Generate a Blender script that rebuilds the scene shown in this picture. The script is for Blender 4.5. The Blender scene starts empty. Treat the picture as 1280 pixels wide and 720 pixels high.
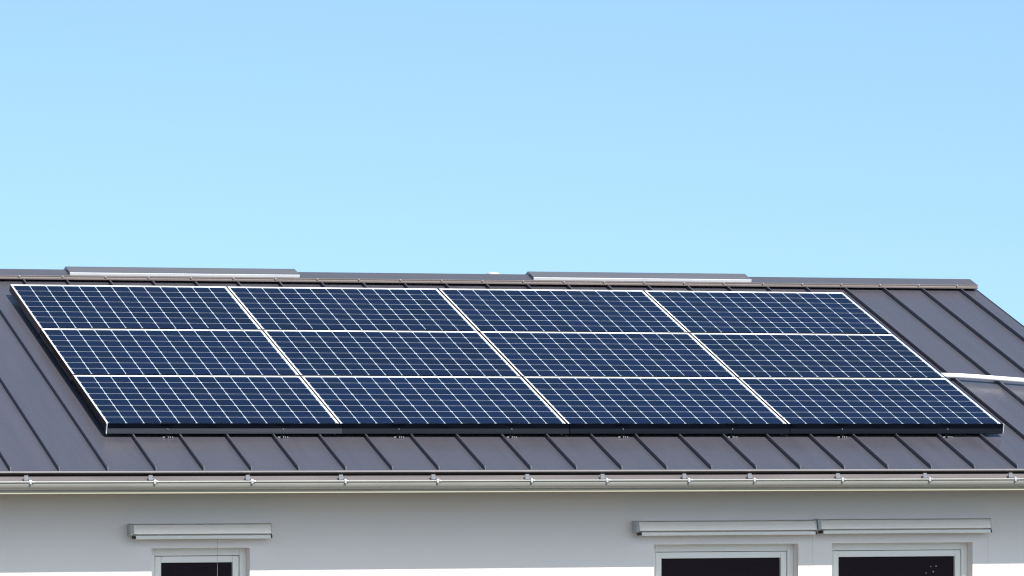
import bpy, math, random
from mathutils import Vector, Matrix
random.seed(7)
scn = bpy.context.scene
col = scn.collection

# ------------------------------------------------------------------ camera, light, exposure
Z0 = 6.8                                   # height above ground of the upper left corner of the array
cam_d = bpy.data.cameras.new('camera')
cam = bpy.data.objects.new('camera', cam_d); col.objects.link(cam)
right = Vector((0.9491636, -0.3147832, 0.0))
up = Vector((-0.0092251, -0.0278164, 0.9995705))
fwd = Vector((0.3146479, 0.9487559, 0.0293063))
m = Matrix((right, up, -fwd)).transposed().to_4x4()
m.translation = Vector((-8.2006, -36.8537, -1.1283 + Z0))
cam.matrix_world = m
cam_d.sensor_width = 36; cam_d.lens = 6172.62 / 1280 * 36
cam_d.clip_start = .5; cam_d.clip_end = 4000
scn.camera = cam
scn.cycles.sample_clamp_indirect = 5; scn.cycles.blur_glossy = 0.4; scn.cycles.filter_width = 1.2
scn.cycles.caustics_reflective = True

SUN = Vector((0.16, -0.824, 0.775)).normalized()     # towards the sun
EL = math.asin(SUN.z); AZ = math.atan2(SUN.x, SUN.y)
world = bpy.data.worlds.new('World'); scn.world = world; world.use_nodes = True
nt = world.node_tree; nt.nodes.clear()
sky = nt.nodes.new('ShaderNodeTexSky'); sky.sky_type = 'NISHITA'; sky.sun_disc = False
sky.sun_elevation = EL; sky.sun_rotation = AZ
sky.altitude = 300; sky.air_density = 1.0; sky.dust_density = 1.4; sky.ozone_density = 1.6
mul = nt.nodes.new('ShaderNodeMix'); mul.data_type = 'RGBA'; mul.blend_type = 'MULTIPLY'
mul.inputs[0].default_value = 1.0; mul.inputs[7].default_value = (.86, .972, .97, 1)
bg = nt.nodes.new('ShaderNodeBackground'); bg.inputs[1].default_value = 0.15
out = nt.nodes.new('ShaderNodeOutputWorld')
tcw = nt.nodes.new('ShaderNodeTexCoord'); vadd = nt.nodes.new('ShaderNodeVectorMath'); vadd.operation = 'ADD'
vadd.inputs[1].default_value = (0, 0, .155); vnm = nt.nodes.new('ShaderNodeVectorMath'); vnm.operation = 'NORMALIZE'
nt.links.new(tcw.outputs['Generated'], vadd.inputs[0]); nt.links.new(vadd.outputs[0], vnm.inputs[0]); nt.links.new(vnm.outputs[0], sky.inputs[0])
nt.links.new(sky.outputs[0], mul.inputs[6]); nt.links.new(mul.outputs[2], bg.inputs[0]); nt.links.new(bg.outputs[0], out.inputs[0])
sd = bpy.data.lights.new('sun', 'SUN'); sd.energy = 4.8; sd.angle = math.radians(.53); sd.color = (1, .955, .89)
sun = bpy.data.objects.new('sun', sd); col.objects.link(sun)
sun.rotation_euler = SUN.to_track_quat('Z', 'Y').to_euler(); sun.location = (0, -10, 30)
scn.view_settings.view_transform = 'Standard'; scn.view_settings.look = 'None'
scn.view_settings.exposure = 0.45; scn.view_settings.gamma = 1

# ------------------------------------------------------------------ materials
def mat(name, base, rough=.5, metal=0., coat=0., coat_rough=.05, spec=.5, noise=None, bump=None, ior=1.5):
    mt = bpy.data.materials.new(name); mt.use_nodes = True
    n = mt.node_tree.nodes; l = mt.node_tree.links; b = n['Principled BSDF']
    b.inputs['Base Color'].default_value = (*base, 1); b.inputs['Roughness'].default_value = rough
    b.inputs['Metallic'].default_value = metal; b.inputs['Coat Weight'].default_value = coat
    b.inputs['Coat Roughness'].default_value = coat_rough; b.inputs['Specular IOR Level'].default_value = spec
    b.inputs['IOR'].default_value = ior
    tc = n.new('ShaderNodeTexCoord')
    if noise:                                     # (scale vec, amount, roughness amount)
        sc, amt, ramt = noise
        mp = n.new('ShaderNodeMapping'); mp.inputs['Scale'].default_value = sc
        nz = n.new('ShaderNodeTexNoise'); nz.inputs['Scale'].default_value = 1; nz.inputs['Detail'].default_value = 6
        l.new(tc.outputs['Object'], mp.inputs[0]); l.new(mp.outputs[0], nz.inputs[0])
        r = n.new('ShaderNodeMapRange'); r.inputs[1].default_value = .25; r.inputs[2].default_value = .75
        r.inputs[3].default_value = 1 - amt; r.inputs[4].default_value = 1 + amt
        l.new(nz.outputs[0], r.inputs[0])
        mx = n.new('ShaderNodeMix'); mx.data_type = 'RGBA'; mx.blend_type = 'MULTIPLY'; mx.inputs[0].default_value = 1
        mx.inputs[6].default_value = (*base, 1); l.new(r.outputs[0], mx.inputs[7]); l.new(mx.outputs[2], b.inputs['Base Color'])
        r2 = n.new('ShaderNodeMapRange'); r2.inputs[1].default_value = .25; r2.inputs[2].default_value = .75
        r2.inputs[3].default_value = rough - ramt; r2.inputs[4].default_value = rough + ramt
        l.new(nz.outputs[0], r2.inputs[0]); l.new(r2.outputs[0], b.inputs['Roughness'])
    if bump:                                      # (scale vec, strength, distance)
        sc, st, di = bump
        mp = n.new('ShaderNodeMapping'); mp.inputs['Scale'].default_value = sc
        nz = n.new('ShaderNodeTexNoise'); nz.inputs['Scale'].default_value = 1; nz.inputs['Detail'].default_value = 1.5
        l.new(tc.outputs['Object'], mp.inputs[0]); l.new(mp.outputs[0], nz.inputs[0])
        bp_ = n.new('ShaderNodeBump'); bp_.inputs['Strength'].default_value = st; bp_.inputs['Distance'].default_value = di
        l.new(nz.outputs[0], bp_.inputs['Height']); l.new(bp_.outputs[0], b.inputs['Normal'])
        if coat: l.new(bp_.outputs[0], b.inputs['Coat Normal'])
    return mt

M = {}
M['roof'] = mat('painted_roof_sheet', (.073, .069, .082), .29, noise=((9, .8, .8), .08, .06), bump=((2.2, .7, .7), .18, .014))
M['ridge'] = mat('painted_ridge_sheet', (.085, .082, .09), .36, noise=((2, 6, 6), .06, .05))
M['lip'] = mat('ridge_lip', (.17, .145, .135), .35, noise=((3, 9, 9), .08, .05))
M['drip'] = mat('drip_edge', (.36, .33, .33), .35)  # sunlight on the sheet's edge put into a lighter colour
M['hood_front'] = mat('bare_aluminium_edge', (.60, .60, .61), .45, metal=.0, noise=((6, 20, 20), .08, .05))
M['hood'] = mat('grey_hood_sheet', (.115, .113, .12), .36, metal=.0, noise=((2, 8, 8), .07, .05))
M['silver'] = mat('anodised_aluminium', (.84, .84, .83), .40)
M['backsheet'] = mat('white_backsheet', (.55, .61, .69), .5, coat=.2)
M['black_trim'] = mat('black_anodised_trim', (.0020, .0025, .006), .16, spec=.12, noise=((1.2, 20, 20), .3, .04))
M['black_grey_trim'] = mat('reflection_toned_trim', (.003, .004, .008), .18, spec=.10, noise=((.5, 20, 20), .6, .04))  # uneven tone imitates reflections fading along the black front covers
M['side_trim'] = mat('brown_black_side_trim', (.06, .03, .025), .4)
M['side_trim_blue'] = mat('blue_black_side_trim', (.006, .008, .045), .35, spec=.2)
M['rail'] = mat('rail_aluminium', (.25, .25, .27), .45, metal=.6)
M['bolt'] = mat('bright_steel', (.52, .52, .52), .3, metal=.5)
M['wall'] = mat('white_render', (.88, .80, .76), .9, spec=.2, noise=((1.5, 1.5, 1.5), .02, 0), bump=((300, 300, 300), .15, .002))
M['soffit'] = mat('cream_soffit_board', (.30, .27, .21), .6)
M['cream'] = mat('cream_edge', (.36, .335, .25), .6)
M['apron'] = mat('eave_apron', (.125, .11, .11), .4, noise=((1.3, 9, 9), .25, .06))
M['fascia'] = mat('dark_fascia', (.02, .016, .015), .5)
M['gutter'] = mat('zinc_gutter', (.30, .295, .27), .42, metal=.0, noise=((2.5, 12, 12), .10, .06))
M['gutter_in'] = mat('gutter_inside', (.42, .38, .38), .5, noise=((1.3, 20, 20), .35, .05))
M['upvc'] = mat('white_window_profile', (.90, .86, .80), .35)
M['seal'] = mat('window_gasket', (.03, .03, .03), .7)
M['glass'] = mat('dark_window_glass', (.010, .006, .012), .03, spec=.22, bump=((3, 3, 3), .05, .004))
M['box'] = mat('powder_coated_box', (.93, .91, .89), .32, metal=.8)
M['box_cap'] = mat('grey_box_cap', (.46, .46, .46), .45)
M['cable'] = mat('steel_cable', (.3, .3, .3), .4)
M['pipe'] = mat('white_plastic_conduit', (.82, .82, .82), .35)
M['vent'] = mat('pale_vent_plastic', (.5, .5, .49), .5)
M['grass'] = mat('grass', (.045, .048, .025), .9, noise=((.4, .4, .4), .3, 0), bump=((30, 30, 30), .6, .03))
M['terrace'] = mat('pale_paving', (.075, .058, .038), .85, noise=((1.3, 1.3, 1.3), .12, 0))
M['room'] = mat('room', (.3, .28, .26), .9)

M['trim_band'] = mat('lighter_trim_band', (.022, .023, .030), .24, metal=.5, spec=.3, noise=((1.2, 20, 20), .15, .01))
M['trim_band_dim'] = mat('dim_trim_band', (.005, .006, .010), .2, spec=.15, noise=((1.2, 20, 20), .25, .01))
def cell_material():
    mt = bpy.data.materials.new('silicon_cells'); mt.use_nodes = True
    n = mt.node_tree.nodes; l = mt.node_tree.links; b = n['Principled BSDF']
    tc = n.new('ShaderNodeTexCoord'); oi = n.new('ShaderNodeObjectInfo')
    at = n.new('ShaderNodeAttribute'); at.attribute_name = 'cell_tone'
    add = n.new('ShaderNodeMath'); add.operation = 'ADD'
    l.new(at.outputs['Fac'], add.inputs[0]); l.new(oi.outputs['Random'], add.inputs[1])
    fr = n.new('ShaderNodeMath'); fr.operation = 'FRACT'; l.new(add.outputs[0], fr.inputs[0])
    ramp = n.new('ShaderNodeValToRGB'); cr = ramp.color_ramp
    cr.elements[0].position = 0; cr.elements[0].color = (.0007, .0034, .0155, 1)
    cr.elements[1].position = 1; cr.elements[1].color = (.0018, .0050, .026, 1)
    e = cr.elements.new(.5); e.color = (.0008, .0058, .025, 1)
    l.new(fr.outputs[0], ramp.inputs[0])
    pv = n.new('ShaderNodeMapRange'); pv.inputs[3].default_value = .82; pv.inputs[4].default_value = 1.2; l.new(oi.outputs['Random'], pv.inputs[0])
    pm = n.new('ShaderNodeMix'); pm.data_type = 'RGBA'; pm.blend_type = 'MULTIPLY'; pm.inputs[0].default_value = 1
    l.new(ramp.outputs[0], pm.inputs[6]); l.new(pv.outputs[0], pm.inputs[7])
    # busbars: two thin silver lines per cell, running along the module
    sx = n.new('ShaderNodeSeparateXYZ'); l.new(tc.outputs['UV'], sx.inputs[0])
    m3 = n.new('ShaderNodeMath'); m3.operation = 'MULTIPLY'; m3.inputs[1].default_value = 2; l.new(sx.outputs[1], m3.inputs[0])
    f3 = n.new('ShaderNodeMath'); f3.operation = 'FRACT'; l.new(m3.outputs[0], f3.inputs[0])
    d = n.new('ShaderNodeMath'); d.operation = 'SUBTRACT'; d.inputs[1].default_value = .5; l.new(f3.outputs[0], d.inputs[0])
    a = n.new('ShaderNodeMath'); a.operation = 'ABSOLUTE'; l.new(d.outputs[0], a.inputs[0])
    lt = n.new('ShaderNodeMath'); lt.operation = 'LESS_THAN'; lt.inputs[1].default_value = .018; l.new(a.outputs[0], lt.inputs[0])
    mx = n.new('ShaderNodeMix'); mx.data_type = 'RGBA'; l.new(lt.outputs[0], mx.inputs[0])
    l.new(pm.outputs[2], mx.inputs[6]); mx.inputs[7].default_value = (.012, .024, .05, 1)
    l.new(mx.outputs[2], b.inputs['Base Color'])
    b.inputs['Roughness'].default_value = .3; b.inputs['Specular IOR Level'].default_value = .12
    b.inputs['Coat Weight'].default_value = .06; b.inputs['Coat Roughness'].default_value = .04; b.inputs['Coat IOR'].default_value = 1.45
    return mt
M['cells'] = cell_material()

# ------------------------------------------------------------------ mesh helpers
class MB:
    """collects polygons; build() links them as ONE mesh object"""
    def __init__(s): s.v = []; s.f = []; s.mi = []
    def quad(s, pts, mi=0):
        b = len(s.v); s.v += [tuple(p) for p in pts]; s.f.append(tuple(range(b, b + len(pts)))); s.mi.append(mi)
    def box(s, x0, x1, y0, y1, z0, z1, mi=0, T=None, bev=0, mis=None):
        b = len(s.v); n0 = len(s.f)
        P = [Vector((x, y, z)) for z in (z0, z1) for y in (y0, y1) for x in (x0, x1)]
        if T: P = [T(p) for p in P]
        s.v += [tuple(p) for p in P]
        for f in ((0, 2, 3, 1), (4, 5, 7, 6), (0, 1, 5, 4), (2, 6, 7, 3), (0, 4, 6, 2), (1, 3, 7, 5)):
            s.f.append(tuple(b + i for i in f)); s.mi.append(mis[len(s.f) - 1 - n0] if mis else mi)
    def extrude_x(s, prof, x0, x1, T=None, mi=0, mis=None, xs0=None, xs1=None, prof2=None):
        """closed profile of (y, z) points, counter-clockwise seen from +x"""
        n = len(prof); b = len(s.v)
        for k, xx in enumerate((x0, x1)):
            sh = (xs0, xs1)[k]
            for i, (y, z) in enumerate(prof2 if (k and prof2) else prof):
                p = Vector((xx + (sh[i] if sh else 0), y, z)); s.v.append(tuple(T(p) if T else p))
        for i in range(n):
            j = (i + 1) % n
            s.f.append((b + i, b + j, b + n + j, b + n + i)); s.mi.append(mis[i] if mis else mi)
        s.f.append(tuple(b + i for i in reversed(range(n)))); s.mi.append(mi)
        s.f.append(tuple(b + n + i for i in range(n))); s.mi.append(mi)
    def tube(s, pts, r, seg=12, mi=0):
        rings = []
        for i, p in enumerate(pts):
            p = Vector(p); d = (Vector(pts[min(i + 1, len(pts) - 1)]) - Vector(pts[max(i - 1, 0)])).normalized()
            a = d.cross(Vector((0, 0, 1)))
            if a.length < 1e-3: a = d.cross(Vector((0, 1, 0)))
            a.normalize(); c = d.cross(a).normalized(); b = len(s.v)
            rr = r[i] if isinstance(r, (list, tuple)) else r
            for k in range(seg):
                t = 2 * math.pi * k / seg; s.v.append(tuple(p + rr * (math.cos(t) * a + math.sin(t) * c)))
            rings.append(b)
        for q0, q1 in zip(rings, rings[1:]):
            for k in range(seg):
                s.f.append((q0 + k, q0 + (k + 1) % seg, q1 + (k + 1) % seg, q1 + k)); s.mi.append(mi)
        s.f.append(tuple(rings[0] + k for k in reversed(range(seg)))); s.mi.append(mi)
        s.f.append(tuple(rings[-1] + k for k in range(seg))); s.mi.append(mi)
    def build(s, name, mats, parent=None, loc=(0, 0, 0), bevel=0, smooth=False, rot=None):
        """vertices are given relative to loc; loc is relative to the parent"""
        me = bpy.data.meshes.new(name); me.from_pydata(s.v, [], s.f)
        if not isinstance(mats, (list, tuple)): mats = [mats]
        for x in mats: me.materials.append(x)
        me.polygons.foreach_set('material_index', s.mi)
        if smooth: me.polygons.foreach_set('use_smooth', [True] * len(s.f))
        me.update()
        o = bpy.data.objects.new(name, me); col.objects.link(o); o.location = loc
        if rot: o.rotation_euler = rot
        if parent: o.parent = parent
        import bmesh
        bm = bmesh.new(); bm.from_mesh(me); bmesh.ops.recalc_face_normals(bm, faces=bm.faces); bm.to_mesh(me); bm.free()
        if bevel:
            md = o.modifiers.new('bevel', 'BEVEL'); md.width = bevel; md.segments = 2; md.limit_method = 'ANGLE'
        if smooth and hasattr(me, 'set_sharp_from_angle'): me.set_sharp_from_angle(angle=math.radians(40))
        return o

def tag(o, label=None, cat=None, group=None, kind=None):
    for k, v in (('label', label), ('category', cat), ('group', group), ('kind', kind)):
        if v: o[k] = v
    return o
def empty(name, loc, rot=(0, 0, 0), parent=None):
    o = bpy.data.objects.new(name, None); col.objects.link(o); o.location = loc; o.rotation_euler = rot
    o.empty_display_size = .2
    if parent: o.parent = parent
    return o
def copy_tree(o, parent=None):
    c = o.copy(); col.objects.link(c); c.parent = parent
    for ch in [x for x in bpy.data.objects if x.parent == o]: copy_tree(ch, c)
    return c

# ------------------------------------------------------------------ measures (X along the eave, Y into the house)
TH = math.radians(18.861417679990836)
ct, st = math.cos(TH), math.sin(TH)
def S(p):                                         # slope coordinates (x, up the slope, off the panel plane) -> world
    return Vector((p[0], p[1] * ct - p[2] * st, p[1] * st + p[2] * ct + Z0))
HP = .10                                          # the roof sheet lies this far below the panel plane
UE, UA = -4.02, .543                              # eave and apex along the slope
XL, XR = -8.0, 8.184                              # rakes
YC = UA * ct + HP * st                            # ridge plane
def B(p):                                         # the same slope mirrored behind the ridge
    w = S(p); return Vector((w.x, 2 * YC - w.y, w.z))
YE = S((0, UE, -HP)).y; ZE = S((0, UE, -HP)).z
YG = YE - .07                                     # gutter lip plane
YW = YG + .64                                     # wall face
YB = 2 * YC - YW

# ------------------------------------------------------------------ ground
g = MB(); g.quad([(-1500, -1500, 0), (1500, -1500, 0), (1500, 1500, 0), (-1500, 1500, 0)])
tag(g.build('ground', M['grass']), kind='structure')
g = MB(); g.box(-9.5, 9.5, YW - 5.0, YW - .004, .004, .05)
tag(g.build('terrace', M['terrace'], bevel=.01), kind='structure')

# ------------------------------------------------------------------ house
house = empty('house', (0, YC, 0))
tag(house, 'white rendered house with low dark brown standing seam metal roof carrying the solar array', 'house')
def hp(mb, name, mats, parent=None, **k):         # a part of the house in world coordinates
    if parent is None:
        return mb.build(name, mats, house, loc=(0, -YC, 0), **k)
    return mb.build(name, mats, parent, **k)

wins = [(.300, 1.013), (4.042, 5.166), (5.428, 6.551)]
WT = -1.938 + Z0; WB = WT - 1.28; ZS = -1.547 + Z0     # window head, window foot, soffit
wx0, wx1 = XL + .3, XR - .3
w = MB()
xs = [wx0] + [x for p in wins for x in p] + [wx1]; zs = [0, WB, WT, ZS + .02]
for i in range(len(xs) - 1):
    for j in range(3):
        if i % 2 == 1 and j == 1: continue
        w.quad([(xs[i], YW, zs[j]), (xs[i + 1], YW, zs[j]), (xs[i + 1], YW, zs[j + 1]), (xs[i], YW, zs[j + 1])])
for a, b in wins:                                 # reveals
    w.quad([(a, YW, WB), (a, YW, WT), (a, YW + .3, WT), (a, YW + .3, WB)])
    w.quad([(b, YW, WB), (b, YW + .3, WB), (b, YW + .3, WT), (b, YW, WT)])
    w.quad([(a, YW, WT), (b, YW, WT), (b, YW + .3, WT), (a, YW + .3, WT)])
    w.quad([(a, YW, WB), (a, YW + .3, WB), (b, YW + .3, WB), (b, YW, WB)])
for x in (wx0, wx1):                              # gables
    za = S((0, UA, -HP)).z - .12
    zw = za - (YC - YW) * st / ct
    w.quad([(x, YW, 0), (x, YB, 0), (x, YB, zw), (x, YC, za), (x, YW, zw)])
w.quad([(wx0, YB, 0), (wx1, YB, 0), (wx1, YB, ZS + .1), (wx0, YB, ZS + .1)])
w.quad([(wx0 + .01, YW + .3, .01), (wx1 - .01, YW + .3, .01), (wx1 - .01, YW + .3, ZS), (wx0 + .01, YW + .3, ZS)])
wall = hp(w, 'wall', M['wall'])

# --- roof: both slopes, pans with standing seams
seams = [.19 + .3407 * k for k in range(-24, 24)]
r = MB()
for T in (S, B):
    r.box(XL, XR, UE, UA - .002, -HP - .010, -HP, T=T)
    for sx in seams:
        if sx < XL + .05: continue
        # upstand with a folded, wider top and a sloped lower end
        h0, h1 = .0295, .0225
        prof = [(-.0035, -HP), (-.0035, -HP + h1), (-.0065, -HP + h1), (-.0065, -HP + h0 - .002), (-.0045, -HP + h0),
                (.0025, -HP + h0), (.0045, -HP + h0 - .002), (.0045, -HP)]
        n = len(prof); b = len(r.v); u1 = UA - .03
        for uu, slope in ((UE + .004, 1), (u1, 0)):
            for (dx, z) in prof:
                r.v.append(tuple(T(Vector((sx + dx, uu + (z + HP) * .55 * slope, z)))))
        for i in range(n):
            j = (i + 1) % n; r.f.append((b + i, b + j, b + n + j, b + n + i)); r.mi.append(0)
        r.f.append(tuple(b + i for i in range(n))); r.mi.append(0)
        r.f.append(tuple(b + n + i for i in reversed(range(n)))); r.mi.append(0)
    # folded drip edge, its lighter colour stands in for sun on the fold
    # verge folds
    for xa in (XL - .004, XR + .0005): r.box(xa, xa + .0035, UE, UA - .002, -HP - .05, -HP + .006, T=T)
roof = hp(r, 'roof', M['roof'])
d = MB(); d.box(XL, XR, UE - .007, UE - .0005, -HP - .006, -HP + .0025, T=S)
d.box(XL, XR, UE - .006, UE - .0005, -HP - .016, -HP - .006, T=S, mi=1)
hp(d, 'drip_edge', [M['drip'], M['fascia']], roof)
d = MB()
for T in (S, B): d.box(XL + .02, XR - .02, UE + .035, UA - .05, -HP - .07, -HP - .0105, T=T)
hp(d, 'roof_deck', M['fascia'], roof)

# --- ridge cap and its raised vent hoods
c = MB()
LU, EU = .392, .002
def capprof(lu, top, fold):
    """profile in (y, z) for both slopes; lu = lip position along slope, top = height of the skin above the sheet"""
    front = [(lu + .010, top - .030), (lu - .004, top - .031), (lu - .007, top - .027), (lu - .006, top - .017), (lu + .003, top - .013), (lu + .001, top - .002), (lu + .004, top)] if fold else \
            [(lu + .01, top - .020), (lu, top - .020), (lu, top)]
    return front
def yz(T, u, h):
    p = T(Vector((0, u, -HP + h))); return (p.y, p.z)
cap_top = .053
fr = capprof(LU, cap_top, True)
cy = YC; cz = S((0, (YC - (HP - cap_top) * st) / ct, -HP + cap_top)).z
prof = [yz(S, *q) for q in fr] + [(cy, cz)] + [yz(B, *q) for q in reversed(fr)]
n = len(fr)
mis = [1] * (n - 1) + [0, 0] + [1] * (n - 1) + [1]
c.extrude_x(prof, XL - .01, XR - .006, mis=mis[:len(prof)])
cap = c.build('ridge_cap', [M['ridge'], M['lip']], roof)
HT = .0755
for k, (xa, xb) in enumerate(((.556, 2.400), (4.335, 6.192))):
    hmb = MB()
    hz = S((0, (YC - (HP - HT) * st) / ct, -HP + HT)).z
    lu = .408
    # three shallow steps on the skin, a bright folded front edge
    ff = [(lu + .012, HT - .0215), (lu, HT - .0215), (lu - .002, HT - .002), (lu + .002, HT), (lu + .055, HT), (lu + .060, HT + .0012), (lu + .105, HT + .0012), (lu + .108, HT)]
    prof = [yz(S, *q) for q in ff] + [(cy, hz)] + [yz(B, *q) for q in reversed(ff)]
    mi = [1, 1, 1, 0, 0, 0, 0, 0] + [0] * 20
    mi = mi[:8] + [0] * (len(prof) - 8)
    hmb.extrude_x(prof, xa, xb, mis=mi)
    hd = hmb.build('ridge_vent_hood', [M['hood'], M['hood_front']], roof)
# screws with a little tail where each seam meets the cap
sc0 = None
for k, sx in enumerate(seams):
    if sx < -1.2 or sx > 8.1: continue
    p = S((sx - .035, LU - .004, -HP + cap_top - .006))
    if sc0 is None:
        q = MB(); q.tube([S((0, -.003, 0)) - S((0, 0, 0)), S((0, -.006, .004)) - S((0, 0, 0)), S((0, -.010, .004)) - S((0, 0, 0))], [.0072, .0072, .004], 8)
        sc0 = q.build('ridge_screw', M['bolt'], cap, loc=p, smooth=True); o = sc0
    else:
        o = sc0.copy(); col.objects.link(o); o.location = p; o.parent = cap
# --- eave board, soffit
e = MB()
e.box(XL + .03, XR - .03, YG + .1345, YG + .155, -1.533 + Z0, -1.4085 + Z0)
hp(e, 'fascia_board', M['fascia'])
e = MB()
q = MB(); q.box(XL + .02, XR - .02, YG + .050, YG + .158, ZS, ZS + .024); hp(q, 'soffit_edge', M['cream'], bevel=.002)
q = MB(); q.extrude_x([(YG + .080, -1.428 + Z0), (YG + .040, -1.470 + Z0), (YG + .0415, -1.471 + Z0), (YG + .0815, -1.4295 + Z0)], XL + .01, XR - .01)
hp(q, 'eave_apron', M['apron'])
e.box(XL + .02, XR - .02, YG + .1585, YW + .05, ZS + .004, ZS + .02)
hp(e, 'soffit', M['soffit'], bevel=.002)

# --- gutter: half round with rolled lip, thin sheet, brackets
R = .0575; GC = YG + R; LZ = -1.4665 + Z0; BZ = -1.429 + Z0
gm = MB()
N = 18
outer = [(GC - R * math.cos(math.pi * i / N), LZ - R * math.sin(math.pi * i / N)) for i in range(N + 1)]
inner = [(GC - (R - .0025) * math.cos(math.pi * i / N), LZ - (R - .0025) * math.sin(math.pi * i / N)) for i in range(N + 1)]
outer.append((GC + R, BZ)); inner.append((GC + R - .0025, BZ))
prof = outer + list(reversed(inner))
mis = [0] * len(outer) + [1] * len(inner)
gm.extrude_x(prof, XL - .02, XR + .02, mis=mis[:len(prof)])
gutter = hp(gm, 'gutter', [M['gutter'], M['gutter_in']], smooth=True)
lb = MB()
lb.tube([(XL - .02, YG - .003, LZ + .002), (XR + .02, YG - .003, LZ + .002)], .0062, 12)
lb.build('rolled_lip', M['gutter'], gutter, smooth=True)
brx = [-1.5, -.712, .161, .853, 1.525, 2.199, 2.893, 3.456, 4.074, 4.573, 5.253, 5.933, 6.609, 7.35]
br0 = None
for bx in brx:
    loc = (bx, YG, LZ)
    if br0 is None:
        q = MB()
        q.box(-.014, .014, .002, .125, .008, .0115)                      # strap across the trough
        q.box(-.036, -.008, .030, .040, .0118, .047)                     # upstand to the roof edge
        br0 = q.build('gutter_bracket', M['rail'], gutter, loc=loc)
        q = MB()
        q.box(-.008, .008, -.0125, -.0095, -.012, .010)
        q.box(-.008, .008, -.0093, .012, .0102, .014)
        q.box(.010, .024, -.0125, -.0100, -.002, .007)
        q.build('lip_clip', M['bolt'], br0, bevel=.0015)
        q = MB(); q.tube([(.018, .02, .012), (-.004, .055, .026), (-.022, .10, .040)], .0035, 6)
        q.build('spring_rod', M['bolt'], br0, smooth=True)
    else:
        o = copy_tree(br0, gutter); o.location = loc

# --- windows
FR = .095                                                   # depth of the frame in the reveal
def window(a, b, speck=False):
    f = MB(); y0 = YW + FR; o = (a, y0 , WB)
    W_, H_ = b - a, WT - WB
    t, s_ = .048, .050; top = .055
    base = Vector((a, y0 - YC, WB))
    # fixed frame
    f.box(.0005, t, 0, .06, 0, H_ - .0005); f.box(W_ - t, W_ - .0005, 0, .06, 0, H_ - .0005)
    f.box(t, W_ - t, .0, .06, H_ - top, H_ - .0005); f.box(t, W_ - t, 0, .06, .0005, .05)
    win = f.build('window', M['upvc'], house, loc=base, bevel=.003)
    x0, x1, z0, z1 = t + .004, W_ - t - .004, .054, H_ - top - .004
    g_ = MB()
    g_.box(t, x0, .026, .034, .05, H_ - top); g_.box(x1, W_ - t, .026, .034, .05, H_ - top)
    g_.box(x0, x1, .026, .034, z1, H_ - top); g_.box(x0, x1, .026, .034, .05, z0)
    g_.build('gasket', M['seal'], win)
    sa = MB(); w_ = .045
    sa.box(x0, x0 + w_, .008, .062, z0, z1); sa.box(x1 - w_, x1, .008, .062, z0, z1)
    sa.box(x0 + w_, x1 - w_, .008, .062, z1 - w_, z1); sa.box(x0 + w_, x1 - w_, .008, .062, z0, z0 + w_)
    sash = sa.build('sash', M['upvc'], win, bevel=.004)
    gl = MB(); gl.box(x0 + w_ - .004, x1 - w_ + .004, .034, .050, z0 + w_ - .004, z1 - w_ + .004)
    gl.build('pane', M['glass'], win)
    si = MB(); si.box(-.03, W_ + .03, -FR - .04, -.001, -.035, -.004)
    si.build('sill', M['box_cap'], win, bevel=.003)
    return win
made = [window(a, b) for a, b in wins]
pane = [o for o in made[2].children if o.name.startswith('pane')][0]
glint = None
for wx, wz, rr in ((6.270, -2.118, .0038), (6.3125, -2.1155, .005), (6.290, -2.157, .0055), (6.2325, -2.166, .0042)):  # small pale bumps standing in for reflections in the pane
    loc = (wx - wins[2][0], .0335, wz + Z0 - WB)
    if glint is None:
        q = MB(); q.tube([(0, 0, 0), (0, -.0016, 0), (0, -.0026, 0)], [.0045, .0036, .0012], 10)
        glint = q.build('reflection_speck', M['box_cap'], pane, loc=loc, smooth=True)
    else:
        o = glint.copy(); col.objects.link(o); o.location = loc; o.parent = pane; o.scale = (rr / .0045,) * 3

# --- blind cassettes above the windows
def cassette(xa, xb, cables, ztop=-1.765 + Z0, slope=0.):
    """xa..xb = outer ends on the cassette's front plane"""
    L = xb - xa; D = .11
    q = MB()
    prof = [(-.002, -.006), (-.012, 0), (-D + .030, 0), (-D + .022, -.006), (-D, -.070), (-D + .02, -.076), (-.002, -.076)]
    q.extrude_x(prof, .024, L - .008)
    root = q.build('blind_box', M['box'], house, loc=(xa, YW - YC, ztop), bevel=.002)
    for x0, x1 in ((0, .0235), (L - .0075, L)):
        e_ = MB(); pe = [(-.001, -.004), (-.011, .0015), (-D + .030, .0015), (-D + .0205, -.006), (-D - .0015, -.070), (-D + .018, -.082), (-.001, -.082)]
        e_.extrude_x(pe, x0, x1); e_.build('end_cap', M['box_cap'] if x0 == 0 else M['box'], root, bevel=.003)
    rl = MB(); pr = [(-.035, -.081), (-D + .010, -.081), (-D + .004, -.086), (-D + .004, -.104), (-D + .010, -.107), (-.035, -.107)]
    rl.extrude_x(pr, .040, L - .012); rail = rl.build('bottom_rail', M['upvc'], root, bevel=.002)
    dk = MB(); dk.extrude_x([(-.04, -.083), (-D + .007, -.083), (-D + .007, -.104), (-.04, -.104)], .026, .0395)
    dk.build('rail_stop', M['seal'], root); dk = MB()
    dk.extrude_x([(-.04, -.083), (-D + .007, -.083), (-D + .007, -.104), (-.04, -.104)], L - .0115, L - .001)
    dk.build('rail_stop', M['seal'], root)
    for cx in cables:
        cb = MB(); cb.tube([(cx - xa, -.045, -.106), (cx - xa, -.045, -1.45)], .0010, 6)
        cb.build('guide_cable', M['cable'], root)
    return root
cassette(.123, 1.150, (.765,))
cassette(3.872, 5.272, (5.262,))
cassette(5.281, 6.663, (6.655,), ztop=-1.760 + Z0)

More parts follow.
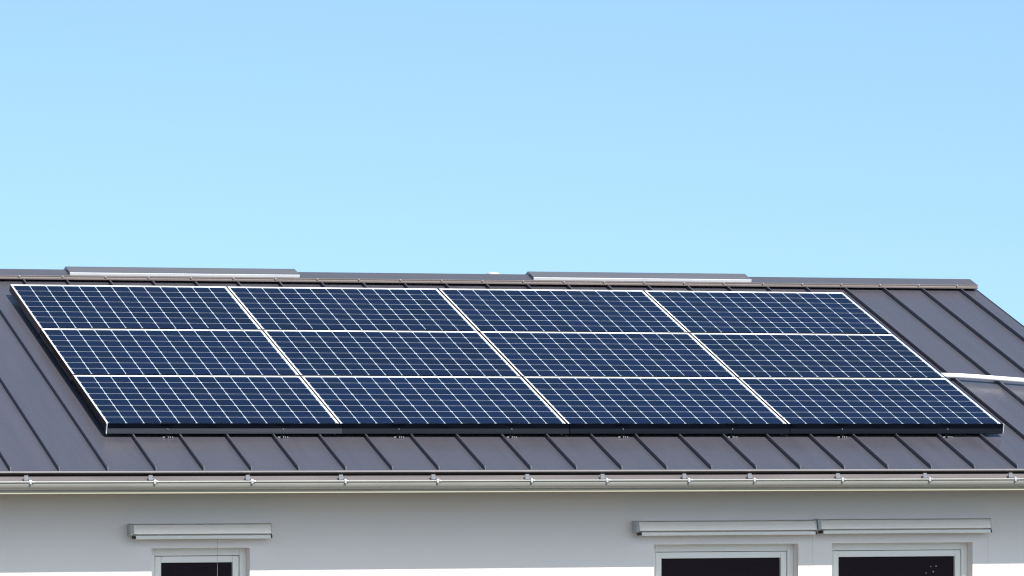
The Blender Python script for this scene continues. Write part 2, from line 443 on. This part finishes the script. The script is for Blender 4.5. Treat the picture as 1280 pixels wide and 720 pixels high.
# ------------------------------------------------------------------ solar panels
CP = .127; PX, PY = 13 * .127 + .06, 1.10112
GX, GY = .017, .020
PW, PH = PX - GX, PY - GY
rows = ['top', 'middle', 'bottom']
TK = .040
def panel_base(i, j):                               # lower left corner of the panel, on its underside
    u0 = -(j + 1) * PY + GY + .0
    return S((i * PX + (.0 if i == 0 else -.004), u0, -TK))

def make_panel():
    root = empty('solar_panel', panel_base(0, 0), (TH, 0, 0))
    t = .009
    f = MB(); z0, z1 = 0, TK
    f.box(0, t, 0, PH, z0, z1, mis=(0, 0, 1, 1, 1, 0)); f.box(PW - t, PW, 0, PH, z0, z1, mis=(0, 0, 1, 1, 0, 1))
    f.box(t, PW - t, 0, .006, z0, z1, 1); f.box(t, PW - t, PH - .012, PH, z0, z1)
    f.build('frame', [M['silver'], M['black_trim']], root, bevel=.0005)
    b_ = MB(); b_.box(t, PW - t, .006, PH - .012, TK - .008, TK - .0035)
    b_.build('backsheet', M['backsheet'], root)
    # 13 x 8 cells with clipped corners
    me = bpy.data.meshes.new('solar_cells'); V = []; F = []; tone = []; uv = []
    mx0, mx1 = t + .0075, PW - t - .0075; my0, my1 = .006 + .009, PH - .012 - .012
    cw, chh = (mx1 - mx0) / 13, (my1 - my0) / 8; gp = .0027; gy = .0031; cc = .0085
    for a in range(13):
        for c_ in range(8):
            x0, x1 = mx0 + a * cw + gp * (a > 0), mx0 + (a + 1) * cw - gp * (a < 12)
            y0, y1 = my0 + c_ * chh + gy * (c_ > 0), my0 + (c_ + 1) * chh - gy * (c_ < 7)
            bb = len(V)
            pts = [(x0 + cc, y0), (x1 - cc, y0), (x1, y0 + cc), (x1, y1 - cc), (x1 - cc, y1), (x0 + cc, y1), (x0, y1 - cc), (x0, y0 + cc)]
            V += [(x, y, TK - .0022) for x, y in pts]; F.append(tuple(range(bb, bb + 8))); tone.append(random.random())
            uv += [((x - x0) / (x1 - x0), (y - y0) / (y1 - y0)) for x, y in pts]
    me.from_pydata(V, [], F); me.materials.append(M['cells'])
    at = me.attributes.new('cell_tone', 'FLOAT', 'FACE'); at.data.foreach_set('value', tone)
    ul = me.uv_layers.new(name='UVMap'); ul.data.foreach_set('uv', [q for p in uv for q in p])
    me.update()
    o = bpy.data.objects.new('solar_cells', me); col.objects.link(o); o.parent = root
    return root
pan0 = make_panel()
ncol = ['leftmost', 'second from the left', 'third from the left', 'rightmost']
desc = {
 (0, 0): 'dark blue solar panel at the upper left corner of the array',
 (1, 0): 'solar panel in the top row, second from the left, under the gap between ridge hoods',
 (2, 0): 'solar panel in the top row, third from the left, under the right ridge hood',
 (3, 0): 'solar panel at the upper right corner of the array, close to the ridge',
 (0, 1): 'solar panel in the middle row at the left edge of the array',
 (1, 1): 'solar panel in the middle row, second from the left edge',
 (2, 1): 'solar panel in the middle row, second from the right edge',
 (3, 1): 'solar panel at the right end of the middle row, just above the white conduit',
 (0, 2): 'solar panel at the lower left corner, with a greyish front cover strip',
 (1, 2): 'solar panel in the bottom row, second from the left, with a black front cover',
 (2, 2): 'solar panel in the bottom row, third from the left, with a black front cover',
 (3, 2): 'solar panel at the lower right corner, just below the white conduit',
}
for i in range(4):
    for j in range(3):
        p = pan0 if (i, j) == (0, 0) else copy_tree(pan0)
        p.location = panel_base(i, j)
        # a fraction of a degree of mounting tolerance, so each sheet of glass mirrors its own patch of sky
        if (i, j) != (0, 0):
            p.rotation_euler = (TH + random.uniform(-.0008, .0008), random.uniform(-.0006, .0006), 0)
        tag(p, desc[(i, j)], 'solar panel', 'solar panels in three rows of four on the roof')
        if j == 2:                                  # front cover strip along the lower edge
            q = MB()
            xa = .0 if i == 0 else .014; xb = PX + .008 if i < 3 else PW + .016
            pr = [(-.001, TK), (-.006, TK - .001), (-.008, TK - .030), (-.008, TK - .036), (-.0246, TK - .068), (-.0225, TK - .072), (-.001, TK - .072)]
            pr2 = list(pr); pr2[4] = (-.0262, TK - .068)          # the folded lip is twisted a little along its length
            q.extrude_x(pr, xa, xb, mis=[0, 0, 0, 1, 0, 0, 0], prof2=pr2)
            q.build('front_cover', [M['black_trim'], M['trim_band']] if i == 0 else [M['black_trim'], M['trim_band_dim'] if i == 1 else M['black_grey_trim']], p)  # band tone per panel stands in for what each cover reflects
            if i in (0, 3):
                q = MB()
                xx = -.0035 if i == 0 else xb + .0005
                q.box(xx, xx + .003, -.022, .004, TK - .073, TK + .001)
                q.build('cover_end', M['silver'], p)
        if i == 0:
            q = MB(); q.extrude_x([(0, 0), (PH + (GY if j else 0), 0), (PH + (GY if j else 0), .036), (0, .036)], -.0035, -.0005, T=lambda v: Vector((v.x, v.y, v.z)))
            q.box(-.0045, -.0005, 0, PH, -.014, .0)
            q.build('side_cover', M['side_trim'], p)
        if i == 3:
            q = MB(); pr = [(PW + .0008, TK - .003), (PW + .028, TK - .010), (PW + .030, TK - .03), (PW + .0008, TK - .03)]
            L_ = PH + (GY if j else 0)
            b0 = len(q.v)
            for yy in (0, L_):
                for (x_, z_) in pr: q.v.append((x_, yy, z_))
            for k in range(4):
                k2 = (k + 1) % 4; q.f.append((b0 + k, b0 + k2, b0 + 4 + k2, b0 + 4 + k)); q.mi.append(0)
            q.f.append((b0, b0 + 1, b0 + 2, b0 + 3)); q.mi.append(0); q.f.append((b0 + 7, b0 + 6, b0 + 5, b0 + 4)); q.mi.append(0)
            q.build('side_cover', M['side_trim_blue'], p)

# ------------------------------------------------------------------ mounting rails with clamps and feet
rx = [.44, 1.281, 2.14, 2.989, 3.839, 4.688, 5.551, 6.394]
UB = -3 * PY + GY
def make_rail():
    root = empty('mounting_rail', S((0, UB, -HP)), (TH, 0, 0))
    LR = -UB
    q = MB(); q.box(-.019, .019, .01, LR + .03, .022, .0585)
    q.build('rail', M['rail'], root, bevel=.002)
    q = MB(); q.box(-.048, .048, -.0130, .012, HP + .0008, HP + .0038); q.box(-.048, .048, -.0145, -.0130, HP - .003, HP + .0035)
    q.build('end_clamp', M['black_trim'], root, bevel=.0006)
    for k in (1, 2):
        q = MB(); q.box(-.042, .042, LR - k * PY + .002, LR - k * PY + GY + .014, HP + .0008, HP + .0025)
        q.build('mid_clamp', M['black_trim'], root)
    for u0 in (-.036, 1.0, 2.1, 3.1):
        q = MB(); q.box(-.030, .030, u0, u0 + .05, .0005, .004); q.box(-.018, .018, u0 + .012, u0 + .048, .0042, .0218)
        ft = q.build('roof_foot', M['black_grey_trim'], root, bevel=.001)
        if u0 < 0:
            for bx in (-.033, -.024, .004, .018, .034):
                q = MB(); q.tube([(bx, u0 + .004, .003), (bx, u0 + .004, .0105)], .0048, 7)
                q.build('foot_bolt', M['bolt'], ft, smooth=True)
    q = MB(); q.tube([(0, -.019, HP - .037), (0, -.012, HP - .037)], .0035, 8)
    q.build('cover_screw', M['bolt'], root)
    return root
rail0 = make_rail()
pn = ['lower left corner', 'second bottom row', 'third bottom row', 'lower right corner']
for k, x in enumerate(rx):
    o = rail0 if k == 0 else copy_tree(rail0)
    v = S((0, UB, -HP)); o.location = (x, v.y, v.z)
    half = 'left' if k % 2 == 0 else 'right'
    tag(o, 'rail with bright foot bolts under the %s half of the %s solar panel' % (half, pn[k // 2]),
        'mounting rail', 'mounting rails under the solar panels')

# ------------------------------------------------------------------ conduit, roof vent
pts = []
for (x, u_, h_) in ((6.60, -1.915, -.062), (6.80, -1.945, -.060), (6.90, -1.957, -.056), (7.03, -1.975, -.0535), (7.163, -2.003, -.0525), (7.35, -2.043, -.0535), (7.531, -2.086, -.0530),
                    (7.8, -2.15, -.0530), (8.05, -2.20, -.0530), (8.16, -2.215, -.056), (8.215, -2.22, -.075), (8.235, -2.22, -.14), (8.235, -2.22, -.5)):
    pts.append(tuple(S((x, u_, h_))))
base = Vector(pts[2]); q = MB(); q.tube([tuple(Vector(p) - base) for p in pts], .0185, 16)
cd = q.build('conduit_pipe', M['pipe'], loc=base, smooth=True)
tag(cd, 'thin white plastic conduit lying across the roof seams from the right edge of the array', 'conduit pipe')

vy = YC + .45
vx = 4.145 + (vy - .56) * .345 - .105
vz = Z0 + .2225 - .053
vb = S((0, UA, -HP)).z - (vy - YC) * st / ct
q = MB(); q.tube([(0, 0, -.03), (0, 0, vz - vb - .03)], .045, 16)
root = empty('roof_vent', (vx, vy, vb)); q.build('vent_pipe', M['box_cap'], root, smooth=True)
q = MB(); H_ = vz - vb
q.tube([(0, 0, H_ - .045), (0, 0, H_ - .030), (0, 0, H_ - .012), (0, 0, H_ - .003), (0, 0, H_)], [.056, .058, .052, .035, .012], 20)
q.build('vent_cap', M['vent'], root, smooth=True)
tag(root, 'small pale round roof vent just peeking over the ridge between the two hoods', 'roof vent')
